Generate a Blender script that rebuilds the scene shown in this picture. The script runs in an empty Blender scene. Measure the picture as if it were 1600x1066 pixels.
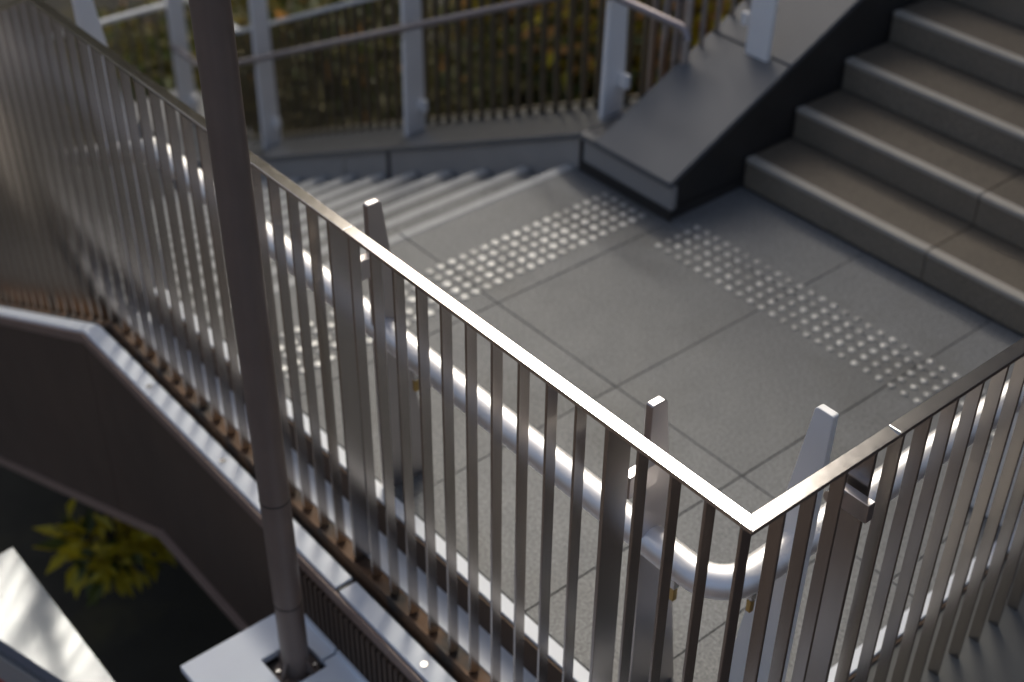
import bpy, bmesh, math, random
from mathutils import Vector, Matrix

# ------------------------------------------------------------------ camera, sky, sun, exposure
scene = bpy.context.scene
COL = scene.collection
R_ROWS = [(0.6396179, 0.7686347, 0.0094667),       # camera right
          (0.4644245, -0.3765978, -0.8015510),     # camera down
          (-0.6125348, 0.5170830, -0.5978515)]     # camera forward
cam_data = bpy.data.cameras.new('camera')
cam = bpy.data.objects.new('camera', cam_data)
COL.objects.link(cam)
r, d, f = (Vector(v) for v in R_ROWS)
rot = Matrix((r, -d, -f)).transposed()
cam.matrix_world = Matrix.Translation((1.27588743, -1.74108544, 3.28600225)) @ rot.to_4x4()
cam_data.sensor_width = 36.0
cam_data.lens = 48.87
cam_data.clip_start = 0.05
cam_data.clip_end = 600.0
cam_data.dof.use_dof = True
cam_data.dof.focus_distance = 3.25
cam_data.dof.aperture_fstop = 1.7
scene.camera = cam

SUN_DIR = Vector((-0.487, 0.571, 0.661)).normalized()
world = bpy.data.worlds.new('World')
scene.world = world
world.use_nodes = True
wn = world.node_tree.nodes
wl = world.node_tree.links
wn.clear()
wout = wn.new('ShaderNodeOutputWorld')
wbg = wn.new('ShaderNodeBackground')
wsky = wn.new('ShaderNodeTexSky')
wsky.sky_type = 'NISHITA'
wsky.sun_disc = False
wsky.sun_elevation = math.asin(SUN_DIR.z)
wsky.sun_rotation = math.atan2(SUN_DIR.x, SUN_DIR.y) % (2 * math.pi)
wsky.air_density = 0.5
wsky.dust_density = 6.0
wsky.ozone_density = 1.0
wbg.inputs['Strength'].default_value = 0.15
wl.new(wsky.outputs[0], wbg.inputs['Color'])
wl.new(wbg.outputs[0], wout.inputs['Surface'])

sun_data = bpy.data.lights.new('sun', 'SUN')
sun_data.energy = 1.0
sun_data.angle = math.radians(16)
sun_data.color = (1.0, 0.985, 0.96)
sun = bpy.data.objects.new('sun', sun_data)
COL.objects.link(sun)
sun.rotation_euler = (-SUN_DIR).to_track_quat('-Z', 'Y').to_euler()

scene.view_settings.view_transform = 'Standard'
scene.view_settings.look = 'None'
scene.view_settings.exposure = 0.55
scene.view_settings.gamma = 1.0
scene.view_settings.use_white_balance = True
scene.view_settings.white_balance_temperature = 6650
scene.view_settings.white_balance_tint = 4.0
scene.view_settings.use_curve_mapping = False
scene.render.engine = 'CYCLES'
scene.cycles.use_denoising = True
scene.cycles.max_bounces = 8
scene.cycles.sample_clamp_indirect = 6.0

random.seed(7)

# ------------------------------------------------------------------ materials
MATS = {}


def material(name, color, rough=0.5, metal=0.0, mottle=0.0, mottle_scale=4.0, speck=0.0, speck_scale=260.0,
             bump=0.0, aniso=0.0, per_object=0.0, streak=None, second=None, translucent=False, gum=0.0):
    m = bpy.data.materials.new(name)
    m.use_nodes = True
    nt = m.node_tree
    nd, lk = nt.nodes, nt.links
    bsdf = nd['Principled BSDF']
    bsdf.inputs['Roughness'].default_value = rough
    bsdf.inputs['Metallic'].default_value = metal
    if aniso:
        bsdf.inputs['Anisotropic'].default_value = aniso
    tc = nd.new('ShaderNodeTexCoord')
    geo = nd.new('ShaderNodeNewGeometry')
    rgb = nd.new('ShaderNodeRGB')
    rgb.outputs[0].default_value = (*color, 1)
    cur = rgb.outputs[0]

    def mul(cur, fac_socket, lo, hi):
        mr = nd.new('ShaderNodeMapRange')
        mr.inputs['To Min'].default_value = lo
        mr.inputs['To Max'].default_value = hi
        lk.new(fac_socket, mr.inputs['Value'])
        mx = nd.new('ShaderNodeVectorMath')
        mx.operation = 'SCALE'
        lk.new(cur, mx.inputs[0])
        lk.new(mr.outputs[0], mx.inputs['Scale'])
        return mx.outputs[0]

    def noise(scale, detail=3.0, vec=None):
        n = nd.new('ShaderNodeTexNoise')
        n.inputs['Scale'].default_value = scale
        n.inputs['Detail'].default_value = detail
        lk.new(vec if vec is not None else geo.outputs['Position'], n.inputs['Vector'])
        return n

    if second:
        n = noise(second[1], 4)
        ramp = nd.new('ShaderNodeValToRGB')
        ramp.color_ramp.elements[0].position = second[2]
        ramp.color_ramp.elements[1].position = second[2] + 0.16
        lk.new(n.outputs['Fac'], ramp.inputs[0])
        mx = nd.new('ShaderNodeMix')
        mx.data_type = 'RGBA'
        lk.new(ramp.outputs[0], mx.inputs[0])
        lk.new(cur, mx.inputs[6])
        mx.inputs[7].default_value = (*second[0], 1)
        cur = mx.outputs[2]
    if mottle:
        n = noise(mottle_scale, 5)
        cur = mul(cur, n.outputs['Fac'], 1 - mottle, 1 + mottle)
        mr = nd.new('ShaderNodeMapRange')
        mr.inputs['To Min'].default_value = max(0.05, rough - 0.5 * mottle)
        mr.inputs['To Max'].default_value = min(1.0, rough + 0.5 * mottle)
        n2 = noise(mottle_scale * 2.3, 5)
        lk.new(n2.outputs['Fac'], mr.inputs['Value'])
        lk.new(mr.outputs[0], bsdf.inputs['Roughness'])
    if speck:
        n = noise(speck_scale, 2)
        cur = mul(cur, n.outputs['Fac'], 1 - speck * 1.6, 1 + speck * 1.6)
    if gum:
        for sc, rad in ((2.1, 0.035), (5.3, 0.05)):
            vo = nd.new('ShaderNodeTexVoronoi')
            vo.inputs['Scale'].default_value = sc
            lk.new(geo.outputs['Position'], vo.inputs['Vector'])
            sm = nd.new('ShaderNodeMapRange')
            sm.interpolation_type = 'SMOOTHSTEP'
            sm.inputs['From Min'].default_value = rad * 0.6
            sm.inputs['From Max'].default_value = rad
            lk.new(vo.outputs['Distance'], sm.inputs['Value'])
            cur = mul(cur, sm.outputs[0], gum, 1.0)
    if streak:
        mp = nd.new('ShaderNodeMapping')
        mp.inputs['Scale'].default_value = streak
        lk.new(geo.outputs['Position'], mp.inputs['Vector'])
        n = noise(1.0, 3, mp.outputs[0])
        cur = mul(cur, n.outputs['Fac'], 0.9, 1.1)
    if per_object:
        oi = nd.new('ShaderNodeObjectInfo')
        cur = mul(cur, oi.outputs['Random'], 1 - per_object, 1 + per_object)
    lk.new(cur, bsdf.inputs['Base Color'])
    if bump:
        n = noise(speck_scale if speck else mottle_scale * 6, 3)
        b = nd.new('ShaderNodeBump')
        b.inputs['Strength'].default_value = bump
        b.inputs['Distance'].default_value = 0.002
        lk.new(n.outputs['Fac'], b.inputs['Height'])
        lk.new(b.outputs[0], bsdf.inputs['Normal'])
    if translucent:
        tr = nd.new('ShaderNodeBsdfTranslucent')
        lk.new(cur, tr.inputs['Color'])
        ms = nd.new('ShaderNodeMixShader')
        ms.inputs[0].default_value = 0.35
        lk.new(bsdf.outputs[0], ms.inputs[1])
        lk.new(tr.outputs[0], ms.inputs[2])
        lk.new(ms.outputs[0], nd['Material Output'].inputs['Surface'])
    MATS[name] = m
    return m


material('granite', (0.15, 0.152, 0.151), 0.55, mottle=0.12, mottle_scale=3.5, speck=0.85, speck_scale=115, bump=0.25, per_object=0.12, gum=0.62, second=((0.118, 0.117, 0.112), 1.7, 0.5))
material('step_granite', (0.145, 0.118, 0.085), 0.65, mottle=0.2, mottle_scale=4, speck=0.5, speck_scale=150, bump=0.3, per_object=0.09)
material('riser_granite_lit', (0.215, 0.176, 0.128), 0.65, mottle=0.2, mottle_scale=4, speck=0.5, speck_scale=150, bump=0.3, per_object=0.08)  # same stone as the treads, lightened to stand in for light on the risers
material('nosing_stone', (0.42, 0.38, 0.32), 0.6, mottle=0.12, mottle_scale=6, speck=0.18, bump=0.3)
material('nosing_grey', (0.37, 0.37, 0.36), 0.6, mottle=0.12, mottle_scale=6, speck=0.3, speck_scale=110)
material('grout', (0.12, 0.118, 0.11), 0.9, mottle=0.2)
material('brushed_steel', (0.44, 0.41, 0.385), 0.27, 1.0, streak=(500, 500, 1.2))
material('rail_steel', (0.62, 0.595, 0.58), 0.15, 1.0, mottle=0.06, mottle_scale=22, second=((0.8, 0.79, 0.77), 70, 0.66))
material('tube_steel', (0.97, 0.95, 0.94), 0.5, 1.0, mottle=0.05, mottle_scale=6)
material('post_steel', (0.58, 0.54, 0.53), 0.33, 1.0, mottle=0.06, mottle_scale=7)
material('sheet_metal', (0.76, 0.78, 0.81), 0.5, 0.0, mottle=0.06, mottle_scale=5)
material('bright_sheet', (0.13, 0.15, 0.18), 0.14, 0.0, mottle=0.1, mottle_scale=4)
MATS['bright_sheet'].node_tree.nodes['Principled BSDF'].inputs['IOR'].default_value = 1.6
material('trim_dark', (0.028, 0.024, 0.021), 0.55, mottle=0.2, mottle_scale=5)
material('brown_paint', (0.085, 0.053, 0.033), 0.85, mottle=0.22, mottle_scale=2.2, streak=(22, 22, 0.8))
material('brown_flange', (0.23, 0.155, 0.12), 0.45, mottle=0.2, mottle_scale=8)
material('rust_angle', (0.15, 0.082, 0.042), 0.75, mottle=0.4, mottle_scale=14, second=((0.05, 0.04, 0.032), 7, 0.46))
material('charcoal_cap', (0.115, 0.117, 0.12), 0.32, mottle=0.12, mottle_scale=3)
material('ledge_grey', (0.075, 0.075, 0.075), 0.5, mottle=0.15, mottle_scale=3)
material('charcoal_face', (0.32, 0.3, 0.28), 0.55, mottle=0.15, mottle_scale=4)
material('white_paint', (0.88, 0.85, 0.82), 0.45, mottle=0.06, mottle_scale=5)
material('back_rail_paint', (0.6, 0.6, 0.6), 0.4, mottle=0.06)
material('back_tube', (0.3, 0.26, 0.26), 0.35, 0.6, mottle=0.1)
material('dark_bar', (0.15, 0.12, 0.075), 0.5, mottle=0.1)
material('pole_paint', (0.17, 0.125, 0.1), 0.45, mottle=0.2, mottle_scale=7, streak=(40, 40, 2))
material('stud_steel', (0.4, 0.4, 0.39), 0.5, 0.6, per_object=0.28)
material('brass', (0.55, 0.38, 0.14), 0.3, 1.0)
material('bolt_steel', (0.8, 0.79, 0.76), 0.25, 1.0)
material('soil', (0.03, 0.026, 0.015), 0.95, mottle=0.4, mottle_scale=3, second=((0.07, 0.058, 0.022), 1.3, 0.5))
material('paving_dark', (0.12, 0.086, 0.064), 0.7, mottle=0.25, mottle_scale=3)
material('leaf_green', (0.11, 0.13, 0.022), 0.55, per_object=0.2, mottle=0.4, mottle_scale=5, translucent=True)
material('leaf_olive', (0.2, 0.165, 0.04), 0.6, per_object=0.2, mottle=0.4, mottle_scale=5, translucent=True)
material('leaf_yellow', (0.62, 0.48, 0.025), 0.5, mottle=0.35, mottle_scale=8, translucent=True)
material('leaf_amber', (0.55, 0.27, 0.07), 0.55, mottle=0.35, mottle_scale=6, translucent=True)
material('bark', (0.05, 0.035, 0.024), 0.9, mottle=0.3, mottle_scale=12)
material('red_paint', (0.4, 0.05, 0.045), 0.55, mottle=0.4, mottle_scale=12)
material('facade_panel', (0.2, 0.155, 0.125), 0.6, mottle=0.12, mottle_scale=0.8)
material('facade_glass', (0.02, 0.022, 0.025), 0.12)
material('deck_soffit', (0.12, 0.11, 0.1), 0.8, mottle=0.15, mottle_scale=0.7)


# ------------------------------------------------------------------ builders
def tag(o, label=None, cat=None, group=None, kind=None):
    if label:
        o['label'] = label
    if cat:
        o['category'] = cat
    if group:
        o['group'] = group
    if kind:
        o['kind'] = kind
    return o


def empty(name, loc, label, cat, group=None):
    o = bpy.data.objects.new(name, None)
    o.location = loc
    o.empty_display_size = 0.1
    COL.objects.link(o)
    return tag(o, label, cat, group)


def link(name, me, mat, parent=None):
    """Mesh given in world coordinates; parented objects keep those coordinates."""
    o = bpy.data.objects.new(name, me)
    if mat is not None and not me.materials:
        me.materials.append(MATS[mat])
    COL.objects.link(o)
    if parent is not None:
        o.parent = parent
        base = parent
        off = Vector((0, 0, 0))
        while base is not None:
            off += base.location
            base = base.parent
        o.location = -off
    return o


class MB:
    def __init__(self):
        self.v, self.f = [], []

    def add(self, verts, faces):
        n = len(self.v)
        self.v += [tuple(v) for v in verts]
        self.f += [tuple(i + n for i in fc) for fc in faces]
        return self

    def hexa(self, p):
        """8 corners: bottom 4 (ccw from above) then top 4"""
        return self.add(p, [(0, 3, 2, 1), (4, 5, 6, 7), (0, 1, 5, 4), (1, 2, 6, 5), (2, 3, 7, 6), (3, 0, 4, 7)])

    def box(self, x0, x1, y0, y1, z0, z1):
        return self.hexa([(x0, y0, z0), (x1, y0, z0), (x1, y1, z0), (x0, y1, z0),
                          (x0, y0, z1), (x1, y0, z1), (x1, y1, z1), (x0, y1, z1)])

    def xslope(self, x0, x1, y0, y1, a0, a1, b0, b1):
        """box whose z range is a0..a1 at x0 and b0..b1 at x1"""
        return self.hexa([(x0, y0, a0), (x1, y0, b0), (x1, y1, b0), (x0, y1, a0),
                          (x0, y0, a1), (x1, y0, b1), (x1, y1, b1), (x0, y1, a1)])

    def yslope(self, x0, x1, y0, y1, a0, a1, b0, b1):
        return self.hexa([(x0, y0, a0), (x1, y0, a0), (x1, y1, b0), (x0, y1, b0),
                          (x0, y0, a1), (x1, y0, a1), (x1, y1, b1), (x0, y1, b1)])

    def tilt_x(self, k):
        self.v = [(x, y, z - k * (x + 0.037)) for x, y, z in self.v]
        return self

    def prism(self, poly, axis, lo, hi):
        """poly: 2-D outline in the plane normal to axis, extruded lo..hi"""
        n = len(poly)

        def p3(a, b, c):
            return {'x': (c, a, b), 'y': (a, c, b), 'z': (a, b, c)}[axis]
        vs = [p3(a, b, lo) for a, b in poly] + [p3(a, b, hi) for a, b in poly]
        fs = [tuple(range(n))[::-1], tuple(range(n, 2 * n))]
        fs += [(i, (i + 1) % n, n + (i + 1) % n, n + i) for i in range(n)]
        return self.add(vs, fs)

    def tube(self, path, radius, seg=20, caps=True):
        path = [Vector(p) for p in path]
        rad = radius if isinstance(radius, (list, tuple)) else [radius] * len(path)
        rings = []
        t_prev = None
        nrm = None
        for i, p in enumerate(path):
            a = path[max(0, i - 1)]
            b = path[min(len(path) - 1, i + 1)]
            t = (b - a).normalized()
            if nrm is None:
                ref = Vector((0, 0, 1)) if abs(t.z) < 0.9 else Vector((1, 0, 0))
                nrm = t.cross(ref).normalized()
            else:
                nrm = (t_prev.rotation_difference(t) @ nrm)
                nrm = (nrm - t * nrm.dot(t)).normalized()
            t_prev = t
            bn = t.cross(nrm)
            rings.append([p + (nrm * math.cos(2 * math.pi * k / seg) + bn * math.sin(2 * math.pi * k / seg)) * rad[i]
                          for k in range(seg)])
        n0 = len(self.v)
        for rg in rings:
            self.v += [tuple(q) for q in rg]
        for i in range(len(rings) - 1):
            for k in range(seg):
                a = n0 + i * seg + k
                b = n0 + i * seg + (k + 1) % seg
                self.f.append((a, b, b + seg, a + seg))
        if caps:
            self.f.append(tuple(n0 + k for k in range(seg))[::-1])
            self.f.append(tuple(n0 + (len(rings) - 1) * seg + k for k in range(seg)))
        return self

    def mesh(self, name, bevel=0.0, smooth=False, seg=2):
        me = bpy.data.meshes.new(name)
        me.from_pydata(self.v, [], self.f)
        bm = bmesh.new()
        bm.from_mesh(me)
        bmesh.ops.recalc_face_normals(bm, faces=bm.faces)
        if bevel:
            bmesh.ops.bevel(bm, geom=list(bm.edges), offset=bevel, segments=seg, affect='EDGES', profile=0.5,
                            clamp_overlap=True)
        bm.to_mesh(me)
        bm.free()
        if smooth:
            for p in me.polygons:
                p.use_smooth = True
            me.set_sharp_from_angle(angle=math.radians(40))
        return me

    def build(self, name, mat, parent=None, bevel=0.0, smooth=False, seg=2):
        return link(name, self.mesh(name, bevel, smooth, seg), mat, parent)


SL = 0.478            # slope of both flights
TREAD, RISE = 0.318, 0.152

# ------------------------------------------------------------------ ground and paving
g = MB()
g.add([(-300, -300, -3.2), (300, -300, -3.2), (300, 300, -3.2), (-300, 300, -3.2)], [(0, 1, 2, 3)])
tag(g.build('ground', 'soil'), kind='structure')
g = MB().box(-9.0, 20.0, -25.0, -1.6, -3.19, -2.6)
tag(g.build('lower_pavement', 'paving_dark', bevel=0.01), kind='structure')
g = MB().box(0.6, 20.0, -1.59, 10.4, -3.19, -2.6)
tag(g.build('side_pavement', 'paving_dark', bevel=0.01), kind='structure')

# ------------------------------------------------------------------ landing floor with granite tiles
floor = MB().box(-3.01, 0.2, 0.166, 2.75, -0.3, -0.014).build('landing_floor', 'grout')
tag(floor, kind='structure')
J = 0.0018
rows = [((0.222, 1.222), [-2.995, -2.33, -1.62, -0.975, -0.545, -0.168]),
        ((1.222, 2.222), [-2.995, -2.33, -1.62, -0.975, -0.33, -0.168]),
        ((2.222, 2.705), [-2.345, -1.62, -0.975, -0.33, -0.168])]
for (y0, y1), xs in rows:
    for x0, x1 in zip(xs[:-1], xs[1:]):
        dz = random.uniform(-0.0008, 0.0008)
        MB().box(x0 + J, x1 - J, y0 + J, y1 - J, -0.013, dz).build('floor_tile', 'granite', floor, bevel=0.002)
MB().box(-3.3, -0.002, 0.166, 0.2165, -0.012, 0.004).build('edge_trim', 'sheet_metal', floor, bevel=0.0015)
MB().box(-0.2165, -0.166, 0.2185, 2.7, -0.012, 0.004).build('edge_trim', 'sheet_metal', floor, bevel=0.0015)
MB().box(-3.3, -0.155, 0.154, 0.164, -0.3, -0.004).build('edge_face', 'brown_paint', floor)
MB().box(-0.164, -0.154, 0.166, 2.7, -0.3, -0.004).build('edge_face', 'brown_paint', floor)

# ------------------------------------------------------------------ warning studs
stud_mb = MB()
rng = 14
prof = [(0.0205, 0.0), (0.0195, 0.0035), (0.0165, 0.005)]
vs = []
for rr, zz in prof:
    vs += [(rr * math.cos(2 * math.pi * k / rng), rr * math.sin(2 * math.pi * k / rng), zz) for k in range(rng)]
fs = []
for i in range(2):
    for k in range(rng):
        fs.append((i * rng + k, i * rng + (k + 1) % rng, (i + 1) * rng + (k + 1) % rng, (i + 1) * rng + k))
fs.append(tuple(2 * rng + k for k in range(rng)))
stud_mb.add(vs, fs)
stud_me = stud_mb.mesh('stud', smooth=True)
stud_me.materials.append(MATS['stud_steel'])


def studs(loc, nx, ny, label, scale=1.0):
    t = empty('tactile_strip', loc, label, 'tactile paving', 'strips of warning studs on the landing')
    for i in range(nx):
        for j in range(ny):
            o = bpy.data.objects.new('stud', stud_me)
            o.location = (i * 0.06 + random.uniform(-.0006, .0006), j * 0.06 + random.uniform(-.0006, .0006), 0.0008)
            COL.objects.link(o)
            o.parent = t
            o.scale = (scale, scale, 1)


studs((-2.686, 0.30, 0), 5, 32, 'strip of steel warning studs along the head of the descending steps')
studs((-2.22, 2.04, 0), 33, 5, 'strip of steel warning studs in front of the ascending steps', 0.76)

# ------------------------------------------------------------------ ascending stairs
up = empty('staircase', (-1.2, 2.72, 0), 'brownish granite staircase climbing from the landing into shade', 'stairs')
for k in range(11):
    y0 = 2.708 + k * TREAD
    z1 = (k + 1) * RISE
    xs = [-2.34, -1.33, -0.32, 0.1]
    for x0, x1 in zip(xs[:-1], xs[1:]):
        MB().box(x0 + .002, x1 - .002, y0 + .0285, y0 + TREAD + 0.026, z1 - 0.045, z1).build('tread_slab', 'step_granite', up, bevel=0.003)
        MB().box(x0 + .002, x1 - .002, y0, y0 + 0.027, z1 - RISE + 0.004, z1 - 0.0205).build('riser_slab', 'riser_granite_lit', up, bevel=0.003)
        MB().box(x0 + .003, x1 - .003, y0 - 0.006, y0 + 0.045, z1 - 0.02, z1 + 0.003).build('nosing_strip', 'nosing_stone', up, bevel=0.004)
    MB().box(-2.39, -2.345, y0 + .01, y0 + TREAD + 0.01, z1 - RISE - 0.1, z1 - 0.03).build('end_gutter', 'trim_dark', up)

# ------------------------------------------------------------------ descending stairs
down = empty('staircase', (-3.0, 1.2, -0.2), 'pale-edged granite staircase descending beyond the studded strip', 'stairs')
NLOW = 13
for k in range(NLOW):
    x1 = -3.01 - k * TREAD          # nose of the tread above
    zt = -k * RISE
    ys = [0.22, 1.22, 2.218]
    for y0, y1 in zip(ys[:-1], ys[1:]):
        if k:
            MB().box(x1 + .004, x1 + TREAD + 0.028, y0 + .003, y1 - .003, zt - RISE, zt).build('step_block', 'granite', down, bevel=0.004)
        MB().box(x1 - 0.006, x1 + 0.05, y0 + .003, y1 - .003, zt - 0.024, zt + 0.003).build('nosing_strip', 'nosing_grey', down, bevel=0.004)
XLOW = -3.01 - NLOW * TREAD
ZLOW = -NLOW * RISE
low = MB().box(-8.2, XLOW + TREAD + 0.02, 0.0, 2.5, ZLOW - 0.3, ZLOW - 0.014).build('lower_landing', 'grout')
tag(low, kind='structure')
for x0, x1 in ((-8.1, -7.5), (-7.5, -6.84)):
    for y0, y1 in ((0.22, 0.82), (0.82, 1.52), (1.52, 2.21)):
        MB().box(x0 + J, x1 - J, y0 + J, y1 - J, ZLOW - 0.013, ZLOW).build('floor_tile', 'granite', low, bevel=0.002)

# ------------------------------------------------------------------ wall and ledge beyond the descending flight
XK, ZK = -2.935, 0.2


def ledge_z(x):
    return ZK if x >= XK else max(ZK + SL * (x - XK), ZLOW + ZK)


XL = XK + (ZLOW) / SL
wall = empty('stair_wall', (-4.5, 2.4, -1), 'low charcoal metal wall with a wide ledge beside the descending steps', 'wall')
MB().xslope(-5.0, XK - 0.01, 2.222, 2.262, ledge_z(-5.0) - 0.9, ledge_z(-5.0) - .035, ZK - 0.9, ZK - 0.035 + SL * -0.01).build('face_panel', 'charcoal_face', wall)
MB().xslope(XL, -5.012, 2.222, 2.262, ZLOW + ZK - 0.9, ZLOW + ZK - .035, ledge_z(-5.012) - 0.9, ledge_z(-5.012) - 0.035).build('face_panel', 'charcoal_face', wall)
MB().box(-8.2, XL - 0.01, 2.222, 2.262, ZLOW - 0.3, ZLOW + ZK - 0.035).build('face_panel', 'charcoal_face', wall)
MB().box(XK + 0.01, -2.342, 2.23, 2.262, 0.0, ZK - 0.035).build('face_panel', 'charcoal_face', wall)
MB().box(XK - 0.004, XK + 0.004, 2.219, 2.25, -0.05, ZK - 0.03).build('joint_cover', 'trim_dark', wall)
MB().xslope(-4.55, -4.515, 2.2195, 2.25, ledge_z(-4.55) - 0.3, ledge_z(-4.55) - .03, ledge_z(-4.515) - 0.3, ledge_z(-4.515) - 0.03).build('joint_cover', 'trim_dark', wall)
MB().xslope(XL, XK, 2.205, 2.82, ZLOW + ZK - 0.03, ZLOW + ZK, ZK - 0.03, ZK).build('ledge_cap', 'charcoal_cap', wall, bevel=0.004)
MB().box(-8.2, XL - 0.002, 2.205, 2.82, ZLOW + ZK - 0.03, ZLOW + ZK).build('ledge_cap', 'charcoal_cap', wall, bevel=0.004)
MB().box(XK + 0.002, -2.828, 2.205, 2.262, ZK - 0.03, ZK).build('ledge_cap', 'charcoal_cap', wall, bevel=0.004)
MB().box(XK + 0.002, -2.83, 2.264, 2.82, ZK - 0.035, ZK - 0.004).build('ledge_cap', 'ledge_grey', wall, bevel=0.003)
MB().box(XK + 0.01, -2.33, 2.215, 2.2295, 0.001, 0.05).build('skirting', 'trim_dark', wall)

strg = empty('stair_stringer', (-2.55, 3, 0.4), 'broad sloping charcoal plate beside the ascending steps', 'stringer')
YE = 6.4
up_z = lambda y: ZK - 0.03 + 0.475 * (y - 2.205)
MB().yslope(-2.825, -2.335, 2.205, 2.925, up_z(2.205), up_z(2.205) + .03, up_z(2.925), up_z(2.925) + .03).build('cap_plate', 'charcoal_cap', strg, bevel=0.004)
MB().yslope(-2.825, -2.335, 2.935, YE, up_z(2.935), up_z(2.935) + .03, up_z(YE), up_z(YE) + .03).build('cap_plate', 'charcoal_cap', strg, bevel=0.004)
MB().yslope(-2.36, -2.348, 2.27, YE, -0.35, up_z(2.27), up_z(YE) - 0.9, up_z(YE)).build('side_panel', 'trim_dark', strg)
MB().box(-2.345, -2.34, 2.24, 2.71, 0.001, 0.05).build('skirting', 'trim_dark', strg)
MB().yslope(-2.82, -2.81, 2.27, YE, -1.5, up_z(2.27), up_z(YE) - 2, up_z(YE)).build('side_panel', 'brown_paint', strg)

# ------------------------------------------------------------------ near balustrades
ZR, ZB = 1.2205, -0.13
PITCH = 0.1046
XT = -3.59            # where the top rail starts to fall
XBK = -3.37           # where the base starts to fall


def zt_left(x):
    return ZR if x >= XT else ZR + SL * (x - XT)


def zb_left(x):
    return ZB if x >= XBK else ZB + SL * (x - XBK)


XFAR = -5.6
bl = empty('balustrade', (-1.8, 0, ZB), 'brushed steel balustrade of upright flat bars along the left landing edge', 'balustrade',
           'near balustrades')
XJ = -1.518
MB().prism([(XJ + .0015, -0.001), (0.0, -0.001), (-0.037, 0.036), (XJ + .0015, 0.036)], 'z', ZR, ZR + 0.012).build('top_rail', 'rail_steel', bl, bevel=0.0015)
MB().box(XT, XJ - .0015, -0.001, 0.036, ZR, ZR + 0.012).build('top_rail', 'rail_steel', bl, bevel=0.0015)
MB().xslope(XFAR, XT - .001, -0.001, 0.036, zt_left(XFAR), zt_left(XFAR) + .013, ZR - 0.0005, ZR + 0.0125).build('top_rail', 'rail_steel', bl, bevel=0.0015)
MB().box(XJ - .0015, XJ + .0015, 0.003, 0.032, ZR - 0.004, ZR + 0.009).build('rail_splice', 'bolt_steel', bl)
kmax = int((-0.029 - XFAR) / PITCH)
for k in range(kmax):
    x0 = -0.034 - PITCH * k
    wide = k in (4, 15)
    dep, th = (0.08, 0.012) if wide else (0.035, 0.009)
    zb, zt = zb_left(x0), zt_left(x0) - 0.0005
    if x0 < XT:
        zt -= 0.004
    if wide:
        MB().prism([(0.0005, zb), (dep, zb), (dep, zt - .07), (0.0355, zt - .03), (0.0355, zt), (0.0005, zt)], 'x', x0, x0 + th).build('wide_post', 'brushed_steel', bl, bevel=0.001, seg=1)
    else:
        MB().box(x0, x0 + th, 0.0005, dep, zb, zt).build('baluster', 'brushed_steel', bl, bevel=0.001, seg=1)
MB().box(XBK, 0.0, -0.012, -0.002, ZB - 0.06, ZB + 0.012).build('base_angle', 'rust_angle', bl, bevel=0.001)
MB().box(XBK, 0.0, -0.001, 0.05, ZB - 0.014, ZB - 0.004).build('base_angle', 'rust_angle', bl)
MB().xslope(XFAR, XBK - .002, -0.012, 0.05, zb_left(XFAR) - .03, zb_left(XFAR) - .003, ZB - .03, ZB - .004).build('base_angle', 'rust_angle', bl)

br = empty('balustrade', (0, 1.3, ZB), 'brown-reflecting steel balustrade of upright flat bars along the right landing edge', 'balustrade',
           'near balustrades')
YJ = 0.5
YR = 2.75
MB().prism([(0.0005, 0.0), (0.0005, YJ - .0015), (-0.0365, YJ - .0015), (-0.0365, 0.037)], 'z', ZR, ZR + 0.0118).tilt_x(0.1).build('top_rail', 'rail_steel', br, bevel=0.0012)
MB().box(-0.037, 0.0005, YJ + .0015, YR, ZR, ZR + 0.012).tilt_x(0.1).build('top_rail', 'rail_steel', br, bevel=0.0015)
MB().yslope(-0.037, 0.0005, YR + .001, 5.2, ZR, ZR + .013, ZR + SL * 2.45, ZR + .013 + SL * 2.45).build('top_rail', 'rail_steel', br, bevel=0.0015)
MB().box(-0.034, -0.002, YJ - .0015, YJ + .0015, ZR - 0.004, ZR + 0.014).build('rail_splice', 'bolt_steel', br)
for k in range(1, 48):
    y0 = 0.104 + (k - 1) * PITCH * 0.98
    wide = k in (4, 15, 27)
    dep, th = (0.08, 0.012) if wide else (0.036, 0.009)
    rise = max(0.0, y0 - YR) * SL
    if wide:
        za, zz = ZB + rise, ZR - 0.0042 + rise
        MB().prism([(-0.0005, za), (-dep, za), (-dep, zz - .07), (-0.0355, zz - .03), (-0.0355, zz), (-0.0005, zz)], 'y', y0, y0 + th).build('wide_post', 'brushed_steel', br, bevel=0.001, seg=1)
    else:
        MB().box(-dep, -0.0005, y0, y0 + th, ZB + rise, ZR - 0.0042 + rise).build('baluster', 'brushed_steel', br, bevel=0.001, seg=1)
MB().box(0.002, 0.012, 0.0, YR, ZB - 0.06, ZB + 0.012).build('base_angle', 'rust_angle', br, bevel=0.001)
MB().box(-0.05, 0.001, 0.052, YR, ZB - 0.014, ZB - 0.004).build('base_angle', 'rust_angle', br)

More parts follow.
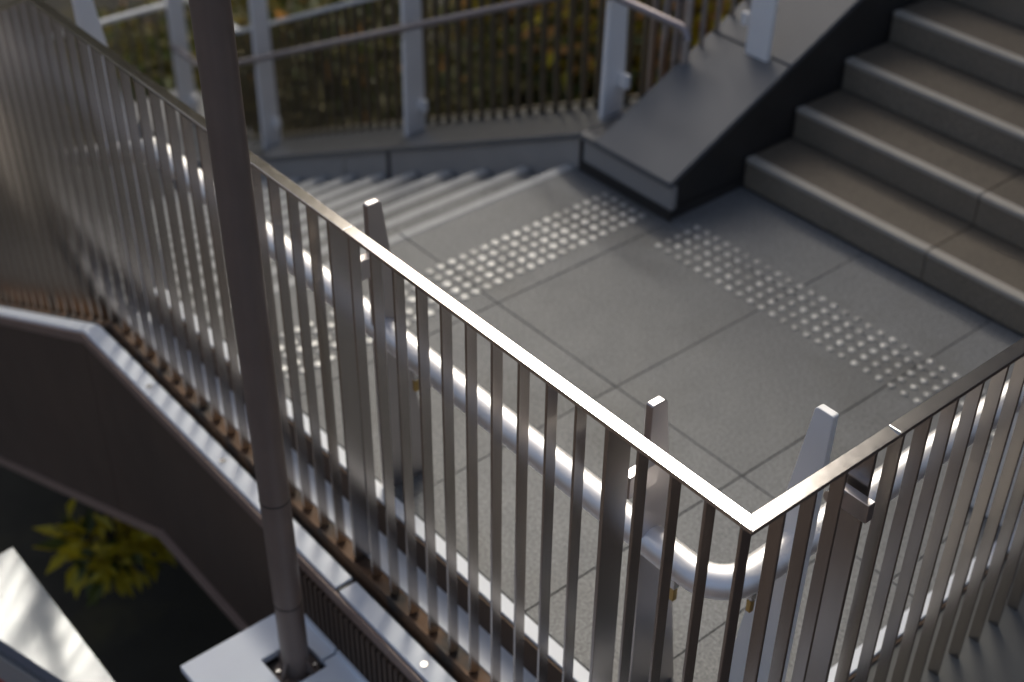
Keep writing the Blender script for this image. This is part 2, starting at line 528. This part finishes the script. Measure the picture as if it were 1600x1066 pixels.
# ------------------------------------------------------------------ edge channels, ledges and fascia under the balustrades
fa = empty('fascia', (-1.8, -0.1, -0.5), 'dark brown metal fascia with a bright channel on top under the left balustrade', 'fascia')
MB().box(XBK, 0.0, 0.052, 0.153, -0.18, ZB).build('inner_ledge', 'sheet_metal', fa, bevel=0.002)
MB().xslope(XFAR, XBK - .002, 0.052, 0.153, zb_left(XFAR) - .05, zb_left(XFAR), ZB - .05, ZB).build('inner_ledge', 'charcoal_cap', fa, bevel=0.002)  # darker than the level ledge so the descending bars mirror less light
XC = -3.405
for x0, x1 in ((XC, -1.552), (-1.53, 0.11)):
    MB().box(x0, x1, -0.11, -0.042, -0.19, -0.14).build('channel', 'sheet_metal', fa, bevel=0.003)
MB().box(-1.55, -1.532, -0.108, -0.05, -0.19, -0.15).build('channel_joint', 'trim_dark', fa)
zc = lambda x: -0.14 + SL * (x - XC)
MB().xslope(XFAR, XC - .003, -0.11, -0.042, zc(XFAR) - .05, zc(XFAR), -.19, -0.14).build('channel', 'sheet_metal', fa, bevel=0.003)
MB().box(XC, 0.1, -0.0405, -0.014, -0.3, -0.185).build('channel_back', 'trim_dark', fa)
MB().xslope(XFAR, XC - .003, -0.0405, -0.014, zc(XFAR) - .2, zc(XFAR) - .03, -.3, -0.17).build('channel_back', 'trim_dark', fa)
MB().box(XC, 0.12, -0.124, -0.1115, -0.2, -0.152).build('channel_lip', 'brown_flange', fa, bevel=0.002)
MB().xslope(XFAR, XC - .003, -0.124, -0.1115, zc(XFAR) - .06, zc(XFAR) - .012, -.2, -0.152).build('channel_lip', 'brown_flange', fa, bevel=0.002)
XF0, ZF0 = -2.95, -0.935
lowz = lambda x: ZF0 + 0.5 * (x - XF0)
for a, b in ((-1.9, -1.85), (-3.4, -1.904)):
    pass
MB().prism([(-1.86, -0.2), (-1.86, -0.92), (XF0, ZF0), (XC, lowz(XC)), (XC, -0.2)], 'y', -0.121, -0.112).build('fascia_panel', 'brown_paint', fa)
MB().prism([(XC - .006, -0.2), (XC - .006, lowz(XC - .006)), (XFAR, lowz(XFAR)), (XFAR, zc(XFAR) - 0.06)], 'y', -0.121, -0.112).build('fascia_panel', 'brown_paint', fa)
MB().prism([(-1.856, -0.2), (-1.856, -0.92), (-0.6, -0.9), (0.11, -0.9), (0.11, -0.2)], 'y', -0.121, -0.112).build('fascia_panel', 'brown_paint', fa)
MB().box(XF0, 0.11, -0.15, -0.1, -0.955, -0.925).build('bottom_flange', 'brown_flange', fa, bevel=0.003)
MB().xslope(XFAR, XF0 - .002, -0.15, -0.1, lowz(XFAR) - .03, lowz(XFAR), ZF0 - .03, ZF0).build('bottom_flange', 'brown_flange', fa, bevel=0.003)
rb = MB()
x = -1.78
while x < 0.1:
    rb.box(x, x + 0.016, -0.136, -0.122, -0.46, -0.202)
    x += 0.031
rb.build('ribbed_panel', 'brown_paint', fa)
for bx in (-2.335, -1.9, -1.1, -2.9):
    MB().tube([(bx, -0.08, -0.141), (bx, -0.08, -0.135)], 0.012, 12).build('bolt', 'bolt_steel', fa, smooth=True)

fr = empty('fascia', (0.1, 1.3, -0.5), 'dark fascia with a channel on top under the right balustrade', 'fascia')
MB().box(-0.153, -0.052, 0.155, YR, -0.18, ZB).build('inner_ledge', 'sheet_metal', fr, bevel=0.002)
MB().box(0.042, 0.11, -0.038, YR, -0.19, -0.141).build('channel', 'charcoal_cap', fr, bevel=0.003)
MB().box(0.0145, 0.0405, -0.01, YR, -0.3, -0.185).build('channel_back', 'trim_dark', fr)
MB().box(0.1115, 0.124, -0.125, YR, -0.9, -0.152).build('fascia_panel', 'brown_paint', fr)

# the slab that carries the landing
MB_ = MB().box(-3.3, 0.1, -0.1, 2.6, -0.55, -0.32)
tag(MB_.build('landing_slab', 'trim_dark'), kind='structure')

# ------------------------------------------------------------------ inner handrail on tapered posts
hr = empty('handrail', (-0.24, 0.24, 0), 'thick satin steel tube handrail bending round the landing corner on tapered posts', 'handrail')
TY, TZ, TR, BR = 0.24, 0.675, 0.0465, 0.11
path = []
XD = -3.2
path += [(-5.4, TY, TZ + SL * (-5.4 - XD)), (XD - 0.08, TY, TZ - SL * 0.08), (XD - .03, TY, TZ - 0.009), (XD + 0.05, TY, TZ)]
path += [(-TY - BR, TY, TZ)]
for i in range(1, 9):
    a = math.radians(90 * i / 9)
    path.append((-TY - BR + BR * math.sin(a), TY + BR - BR * math.cos(a), TZ))
path += [(-TY, TY + BR, TZ), (-TY, 2.55, TZ), (-TY, 2.65, TZ + .01), (-TY, 2.75, TZ + 0.045), (-TY, 4.6, TZ + 0.045 + 1.85 * SL)]
MB().tube(path, TR, 32).build('tube', 'tube_steel', hr, smooth=True)


def post_outline(top, bot, t_out, t_in, b_in):
    return [(t_out + .008, bot), (b_in, bot), (t_in + 0.067, top - 0.5), (t_in, top - 0.008), (t_in - .008, top), (t_out + .004, top), (t_out, top - .004), (t_out + .004, top - .5)]


for (px, top, bot) in ((-1.718, 1.15, 0.0045), (-0.516, 1.15, 0.0045), (-3.66, 1.32, -0.32)):
    MB().prism(post_outline(top, bot, 0.2, 0.252, 0.4), 'x', px, px + 0.024).build('support_post', 'white_paint' if px < -3 else 'post_steel', hr, bevel=0.0025)
for (py, base) in ((0.51, 0.0045), (1.71, 0.0045)):
    ol = [(-b, z) for b, z in post_outline(1.15, base, 0.19, 0.247, 0.4)]
    MB().prism(ol, 'y', py, py + 0.023).build('support_post', 'white_paint', hr, bevel=0.0025)
for px in (-1.682, -0.484):
    MB().box(px, px + 0.03, 0.1, 0.2, 0.93, 1.0).build('bracket', 'post_steel', hr, bevel=0.002)
    MB().tube([(px - .012, 0.205, 0.965), (px + 0.005, 0.205, 0.965)], 0.016, 14).build('bracket_bolt', 'bolt_steel', hr, smooth=True)
MB().box(-0.078, 0.036, 0.372, 0.3975, 1.05, 1.105).build('bracket', 'post_steel', hr, bevel=0.002)
MB().tube([(-0.055, 0.3715, 1.08), (-0.055, 0.348, 1.08)], 0.018, 16).build('bracket_bolt', 'bolt_steel', hr, smooth=True)
for (a, b) in ((-1.539, TY), (-0.397, TY), (-TY, 0.368), (-2.7, TY)):
    MB().box(a - .008, a + .008, b - .008, b + .008, 0.53, 0.575).build('lug', 'brass', hr, bevel=0.002)
    MB().box(a - .01, a + .01, b - .01, b + .01, 0.576, 0.637).build('lug', 'bolt_steel', hr, bevel=0.002)

# ------------------------------------------------------------------ plinth and dark pole in the foreground
ZP = -0.42
pl = empty('plinth', (-1.57, -0.35, ZP - 0.6), 'pale metal-topped plinth carrying the dark pole against the fascia', 'plinth')
MB().box(-1.80, -1.5, -0.57, -0.15, ZP - 2.1, ZP - 0.045).build('body', 'trim_dark', pl)
MB().box(-1.4985, -0.2, -0.57, -0.15, ZP - 2.1, ZP - 0.045).build('body', 'trim_dark', pl)
# two halves of the top plate, notched round the pole
hx0, hx1, hy0, hy1 = -1.665, -1.5, -0.36, -0.2
MB().prism([(-1.815, -0.585), (-1.536, -0.585), (-1.536, hy0), (hx0, hy0), (hx0, hy1), (-1.536, hy1), (-1.536, -0.137), (-1.815, -0.137)], 'z', ZP - 0.03, ZP).build('top_plate', 'sheet_metal', pl, bevel=0.002)
MB().prism([(-1.524, -0.585), (-0.2, -0.585), (-0.2, -0.137), (-1.524, -0.137), (-1.524, hy1), (hx1, hy1), (hx1, hy0), (-1.524, hy0)], 'z', ZP - 0.03, ZP).build('top_plate', 'sheet_metal', pl, bevel=0.002)
MB().box(-1.81, -1.536, -0.148, -0.1375, ZP + 0.0005, ZP + 0.014).build('upstand', 'sheet_metal', pl)
MB().box(-1.524, -0.2, -0.148, -0.1375, ZP + 0.0005, ZP + 0.014).build('upstand', 'sheet_metal', pl)

po = empty('pole', (-1.578, -0.275, ZP - 0.04), 'tall round dark brown pole standing on the pale plinth in front of the balustrade', 'pole')
PX, PY = -1.578, -0.275
LX, LY = -0.018, 0.006
pz = [ZP - 0.044, 0.4, 1.2, 2.2, 3.6, 5.0]
MB().tube([(PX + LX * (z - ZP), PY + LY * (z - ZP), z) for z in pz], [0.047, 0.0475, 0.049, 0.0505, 0.0505, 0.0505], 32).build('shaft', 'pole_paint', po, smooth=True)
for zz in (0.33, -0.12):
    ctr = Vector((PX + LX * (zz - ZP), PY + LY * (zz - ZP), zz))
    MB().tube([ctr - Vector((0, 0, .002)), ctr + Vector((0, 0, .002))], 0.0488, 28).build('cable_tie', 'trim_dark', po, smooth=True)
MB().tube([(PX, PY, ZP - 0.0445), (PX, PY, ZP - 0.034)], 0.075, 24).build('flange', 'pole_paint', po, smooth=True)
for a in (65, 155, 245, 335):
    bx_, by_ = PX + 0.062 * math.cos(math.radians(a)), PY + 0.062 * math.sin(math.radians(a))
    MB().tube([(bx_, by_, ZP - 0.0338), (bx_, by_, ZP - 0.022)], 0.008, 6).build('bolt', 'bolt_steel', po)
for a in (20, 110, 200, 290):
    ca, sa = math.cos(math.radians(a)), math.sin(math.radians(a))
    n = Vector((-sa, ca, 0)) * 0.004
    p0 = Vector((PX, PY, ZP - .02))
    o_ = [p0 + Vector((ca, sa, 0)) * .044, p0 + Vector((ca, sa, 0)) * .078, p0 + Vector((ca, sa, 0)) * .07 + Vector((0, 0, .03)), p0 + Vector((ca, sa, 0)) * .044 + Vector((0, 0, .075))]
    gm = MB().add([q + n for q in o_] + [q - n for q in o_], [(0, 1, 2, 3), (7, 6, 5, 4), (0, 4, 5, 1), (1, 5, 6, 2), (2, 6, 7, 3), (3, 7, 4, 0)])
    gm.build('gusset', 'pole_paint', po)

# ------------------------------------------------------------------ balustrade and handrail beyond the descending flight
bb = empty('balustrade', (-4.7, 2.72, -0.6), 'dark barred balustrade with a pale top rail following the descending steps', 'balustrade')
YF = 2.72
TOP = 0.87
x = -3.05
while x > -7.75:
    zb = ledge_z(x) + 0.001
    MB().box(x, x + 0.01, YF - 0.018, YF + 0.018, zb - (0.006 if x < XK else 0), zb + TOP).build('baluster', 'dark_bar', bb)
    x -= PITCH
MB().xslope(XL, -3.04, YF - .025, YF + .025, ZLOW + ZK + TOP, ZLOW + ZK + TOP + .03, ledge_z(-3.04) + TOP, ledge_z(-3.04) + TOP + .03).build('top_rail', 'back_rail_paint', bb, bevel=0.005)
MB().box(-7.77, XL - .002, YF - .025, YF + .025, ZLOW + ZK + TOP, ZLOW + ZK + TOP + .03).build('top_rail', 'back_rail_paint', bb, bevel=0.005)
MB().xslope(XL, -3.04, YF - .02, YF + .02, ZLOW + ZK + .03, ZLOW + ZK + .045, ledge_z(-3.04) + .03, ledge_z(-3.04) + .045).build('bottom_rail', 'dark_bar', bb)

bf = empty('balustrade', (-7.75, 1.2, ZLOW), 'far barred balustrade closing the end of the lower landing', 'balustrade')
y = 0.1
while y < 2.68:
    MB().box(-7.768, -7.732, y, y + 0.01, ZLOW, ZLOW + 1.1).build('baluster', 'dark_bar', bf)
    y += PITCH
MB().box(-7.775, -7.725, 0.0, 2.69, ZLOW + 1.101, ZLOW + 1.13).build('top_rail', 'back_rail_paint', bf, bevel=0.005)

bh = empty('handrail', (-4.7, 2.45, -0.5), 'slim mauve-brown tube handrail on pale flat posts beyond the descending steps', 'handrail')
HB = 2.44
hz = lambda x: min(0.80, 0.012 + SL * (x + 4.74))
MB().tube([(-7.6, HB, hz(-7.1)), (-7.15, HB, hz(-7.1)), (-7.05, HB, hz(-7.05)), (-3.14, HB, hz(-3.14)), (-3.05, HB, 0.79), (-2.56, HB, 0.79), (-2.535, HB, 0.775), (-2.525, HB, 0.74)], 0.019, 14).build('tube', 'back_tube', bh, smooth=True)
for px, h in ((-3.07, 0.62), (-4.70, 1.25), (-6.42, 1.45), (-7.65, 1.5)):
    zb = ledge_z(px) + 0.0
    MB().prism([(2.455, zb - .01), (2.595, zb - .01), (2.585, zb + h), (2.47, zb + h)], 'x', px, px + 0.028).build('support_post', 'white_paint', bh, bevel=0.003)
    MB().box(px + .0285, px + 0.09, 2.54, 2.57, zb + 0.16, zb + 0.23).build('bracket', 'white_paint', bh, bevel=0.003)
    zt_ = hz(max(px, -7.1)) - .01
    MB().box(px + 0.004, px + 0.016, HB + .005, 2.475, zt_ - 0.045, zt_ - 0.03).build('bracket', 'dark_bar', bh)

# balustrade that turns up beside the ascending flight
bu = empty('balustrade', (-2.85, 3.3, 0.4), 'grey barred balustrade climbing behind the broad sloping plate', 'balustrade')
x = -3.0
while x < -2.84:
    MB().box(x, x + .012, 2.70, 2.74, ZK, 0.74).build('baluster', 'post_steel', bu)
    x += 0.075
MB().box(-3.04, -2.835, 2.695, 2.745, 0.741, 0.765).build('top_rail', 'back_tube', bu, bevel=0.004)
MB().tube([(-2.80, 2.735, ZK + .22), (-2.80, 2.735, 0.77)], 0.02, 14).build('end_post', 'post_steel', bu, smooth=True)
MB().tube([(-2.80, 2.735, 0.7701), (-2.80, 2.735, 0.785)], [0.021, 0.012], 14).build('post_cap', 'bolt_steel', bu, smooth=True)
for k in range(1, 22):
    yy = 2.735 + k * 0.1
    zb = up_z(yy) + 0.032
    MB().box(-2.812, -2.788, yy, yy + 0.01, zb, zb + 0.6).build('baluster', 'post_steel', bu)
MB().yslope(-2.815, -2.785, 2.80, 5.0, up_z(2.8) + .634, up_z(2.8) + .655, up_z(5.0) + .634, up_z(5.0) + .655).build('top_rail', 'back_tube', bu, bevel=0.003)

pu = empty('flat_post', (-2.5, 2.93, 0.5), 'pale flat post standing on the broad sloping plate', 'post')
MB().prism([(-2.585, 0.455), (-2.45, 0.47), (-2.43, 1.7), (-2.56, 1.7)], 'y', 2.9, 2.922).build('plate', 'white_paint', pu, bevel=0.003)
MB().box(-2.62, -2.588, 2.89, 2.92, 0.66, 0.72).build('bracket', 'white_paint', pu, bevel=0.003)

# ------------------------------------------------------------------ metal ledge in the lower left corner
n = Vector((0.08465, 0.27638, 0.95731))
CAMP = Vector((1.27588743, -1.74108544, 3.28600225))


def seen(px, py, p0, nrm):
    dv = (r * ((px - 800) / 2171.98) + d * ((py - 533) / 2171.98) + f)
    t = (p0 - CAMP).dot(nrm) / dv.dot(nrm)
    return CAMP + dv * t


p0 = seen(20, 855, Vector((0, 0, -0.62)), Vector((0, 0, 1)))
quad = [seen(20, 855, p0, n), seen(200, 1092, p0, n), seen(130, 1086, p0, n), seen(0, 1000, p0, n), seen(-120, 930, p0, n)]
ml = empty('metal_ledge', p0, 'bright sheet metal ledge catching the light in the lower left corner', 'ledge')
mb = MB()
mb.add([q for q in quad] + [q - n * 0.05 for q in quad], [(0, 1, 2, 3, 4), (9, 8, 7, 6, 5), (0, 5, 6, 1), (1, 6, 7, 2), (2, 7, 8, 3), (3, 8, 9, 4), (4, 9, 5, 0)])
mb.build('top_sheet', 'bright_sheet', ml, bevel=0.002)
MB().box(p0.x + .03, p0.x + 0.9, p0.y - 0.12, p0.y - 0.03, -3.2, p0.z - 0.2).build('upstand_wall', 'trim_dark', ml)
kb = empty('kerb', p0 + Vector((0.5, -0.2, -0.2)), 'grey kerb with a faded red stripe below the metal ledge', 'kerb')


def strip(name, a, b, mat, dz):
    pts = [seen(-60, 962 + a, p0 - Vector((0, 0, dz)), n), seen(160, 1107 + a, p0 - Vector((0, 0, dz)), n),
           seen(160, 1107 + b, p0 - Vector((0, 0, dz)), n), seen(-60, 962 + b, p0 - Vector((0, 0, dz)), n)]
    m_ = MB()
    m_.add(pts + [q - Vector((0, 0, 0.15)) for q in pts], [(0, 1, 2, 3), (7, 6, 5, 4), (0, 4, 5, 1), (1, 5, 6, 2), (2, 6, 7, 3), (3, 7, 4, 0)])
    m_.build(name, mat, kb, bevel=0.002)


strip('edge', -1, 7, 'back_rail_paint', 0.055)
strip('face', 7.5, 26, 'charcoal_face', 0.075)
strip('stripe', 21, 36, 'red_paint', 0.12)

# ------------------------------------------------------------------ planting


def leaves(name, center, radii, count, size, mats, parent, droop=0.3, shell=0.35, aspect=2.2):
    """one mesh of many small bent leaves through an uneven crown"""
    me = bpy.data.meshes.new(name)
    vs, fs, mi = [], [], []
    lumps = [(Vector((random.uniform(-.6, .6) * radii[0], random.uniform(-.6, .6) * radii[1], random.uniform(-.35, .6) * radii[2])),
              random.uniform(0.35, 0.65)) for _ in range(9)]
    for _ in range(count):
        lc, lr = random.choice(lumps)
        v = Vector((random.gauss(0, 1), random.gauss(0, 1), random.gauss(0, 1))).normalized() * (random.random() ** shell)
        p = Vector(center) + lc + Vector((v.x * radii[0], v.y * radii[1], v.z * radii[2])) * lr
        L = size * random.uniform(0.6, 1.3)
        W = L / aspect
        ax = (v + Vector((random.uniform(-.8, .8), random.uniform(-.8, .8), random.uniform(-.8, .5) - droop))).normalized()
        sd = ax.cross(Vector((random.uniform(-.4, .4), random.uniform(-.4, .4), 1))).normalized()
        up_ = sd.cross(ax)
        b = len(vs)
        vs += [p, p + ax * L * .45 + sd * W * .5 + up_ * W * .15, p + ax * L - up_ * L * .12, p + ax * L * .45 - sd * W * .5 + up_ * W * .15]
        fs += [(b, b + 1, b + 2), (b, b + 2, b + 3)]
        k = random.choices(range(len(mats)), [m[1] for m in mats])[0]
        mi += [k, k]
    me.from_pydata([tuple(v) for v in vs], [], fs)
    for m in mats:
        me.materials.append(MATS[m[0]])
    me.polygons.foreach_set('material_index', mi)
    return link(name, me, None, parent)


def shrub(loc, radii, count, size, mats, label, group=None, aspect=2.2):
    t = empty('shrub', loc, label, 'shrub', group)
    c = Vector(loc) + Vector((0, 0, radii[2] * 0.9))
    leaves('crown', c, radii, count, size, mats, t, aspect=aspect)
    st = MB()
    for i in range(6):
        a = random.uniform(0, 6.28)
        e = Vector(loc) + Vector((math.cos(a) * radii[0] * .5, math.sin(a) * radii[1] * .5, radii[2] * random.uniform(.9, 1.5)))
        st.tube([Vector(loc), Vector(loc).lerp(e, .5) + Vector((0, 0, .1)), e], [0.025, 0.016, 0.006], 6)
    st.build('stem', 'bark', t)
    return t


OL = [('leaf_olive', 5), ('leaf_green', 3), ('leaf_amber', .25)]
MX = [('leaf_olive', 3), ('leaf_green', 2), ('leaf_amber', 2.6), ('leaf_yellow', 2)]
AM = [('leaf_olive', 2), ('leaf_green', 1.5), ('leaf_amber', 4), ('leaf_yellow', 3)]
YE_ = [('leaf_yellow', 6), ('leaf_green', 1)]
GRP = 'shrubs beyond the far balustrade'
spots = [((-9.2, 3.3, -3.2), (1.3, 1.3, .8), OL, 'leftmost olive shrub behind the far lower balustrade'),
         ((-8.3, 4.6, -3.2), (1.2, 1.2, .8), OL, 'dark olive shrub behind the leftmost pale flat posts'),
         ((-9.9, 5.6, -3.2), (1.4, 1.3, .9), OL, 'dark shrub at the back between the first two pale posts'),
         ((-7.6, 5.5, -3.2), (1.0, 1.0, .7), OL, 'olive shrub just left of the middle pale post'),
         ((-8.9, 6.9, -3.2), (1.2, 1.1, 1.0), MX, 'mixed green and amber shrub right of the middle pale post'),
         ((-7.0, 6.4, -3.2), (1.0, 1.0, .9), MX, 'amber-flecked shrub low behind the bars between two pale posts'),
         ((-7.9, 7.9, -3.2), (1.1, 1.1, 1.1), AM, 'amber and yellow-green shrub left of the corner post'),
         ((-6.4, 7.2, -3.2), (.9, .9, 1.0), AM, 'golden shrub seen behind the corner post'),
         ((-6.9, 9.0, -3.2), (1.1, 1.1, 1.2), AM, 'orange-leaved shrub at the top behind the climbing bars'),
         ((-5.6, 8.0, -3.2), (.9, .9, 1.1), MX, 'green and gold shrub behind the sloping plate')]
for loc, rad, mm, lab in spots:
    shrub(loc, rad, 1500, 0.2, mm, lab, GRP)
shrub((-4.3, 0.1, -2.46), (0.36, 0.24, 0.26), 230, 0.15, YE_, 'yellow-green leafy shrub growing under the stair fascia', aspect=2.4)
gc = leaves('ground_cover', (-8.5, 5.8, -3.15), (5.0, 4.5, .12), 5000, 0.14, OL, None)
tag(gc, 'dark olive ground cover and fallen leaves beyond the stairs', 'ground cover', kind='stuff')

# ------------------------------------------------------------------ surroundings just outside the picture: they shade the stairs and show in the steel
ob = empty('building', (1, 12, -3.2), 'large brown building unseen beyond the head of the ascending stairs, sized to shade them', 'building')
MB().box(-13, 12, 10.6, 22, -3.2, 11.6).build('wall', 'facade_panel', ob)  # unseen mass, height set to hold the sun back from the stairs
MB().box(-5.2, 12, 11.0, 22, 11.61, 24).build('added_upper_wall', 'facade_panel', ob)  # unseen tower added so the right rail mirrors brown wall, not bright sky
for k in range(-2, 6):
    for z in (-1.5, 2.5, 6.5):
        w_ = MB().box(-6.8 + k * 3, -4.8 + k * 3, 10.55, 10.598, z, z + 2.2).build('window', 'facade_glass', ob)
        MB().box(-6.85 + k * 3, -4.75 + k * 3, 10.48, 10.597, z - .1, z - .003).build('sill', 'brown_flange', w_)


def tree(loc, h, rad, label):
    t = empty('tree', loc, label, 'tree', 'trees beyond the shrubs')
    b = Vector(loc)
    top = b + Vector((random.uniform(-.4, .4), random.uniform(-.4, .4), h * .7))
    tr = MB().tube([b, b.lerp(top, .5) + Vector((.1, -.1, 0)), top], [0.22, 0.15, 0.06], 10)
    for i in range(7):
        a = i * 0.9
        q = b.lerp(top, .45 + .07 * i)
        tr.tube([q, q + Vector((math.cos(a) * rad * .6, math.sin(a) * rad * .6, rad * .5))], [0.07, 0.02], 6)
    tr.build('trunk', 'bark', t)
    leaves('crown', b + Vector((0, 0, h * .68)), (rad, rad, h * .36), 6500, 0.6, OL, t)


for loc, h, rad, lab in (((-15.5, 6.5, -3.2), 16, 4.0, 'tall tree standing behind the leftmost olive shrub'),
                         ((-17.5, 1.5, -3.2), 15.0, 4.0, 'tall tree standing beyond the far lower balustrade'),
                         ((-20.5, 13.5, -3.2), 11.0, 3.8, 'tallest tree farthest behind the shrubs')):
    tree(loc, h, rad, lab)
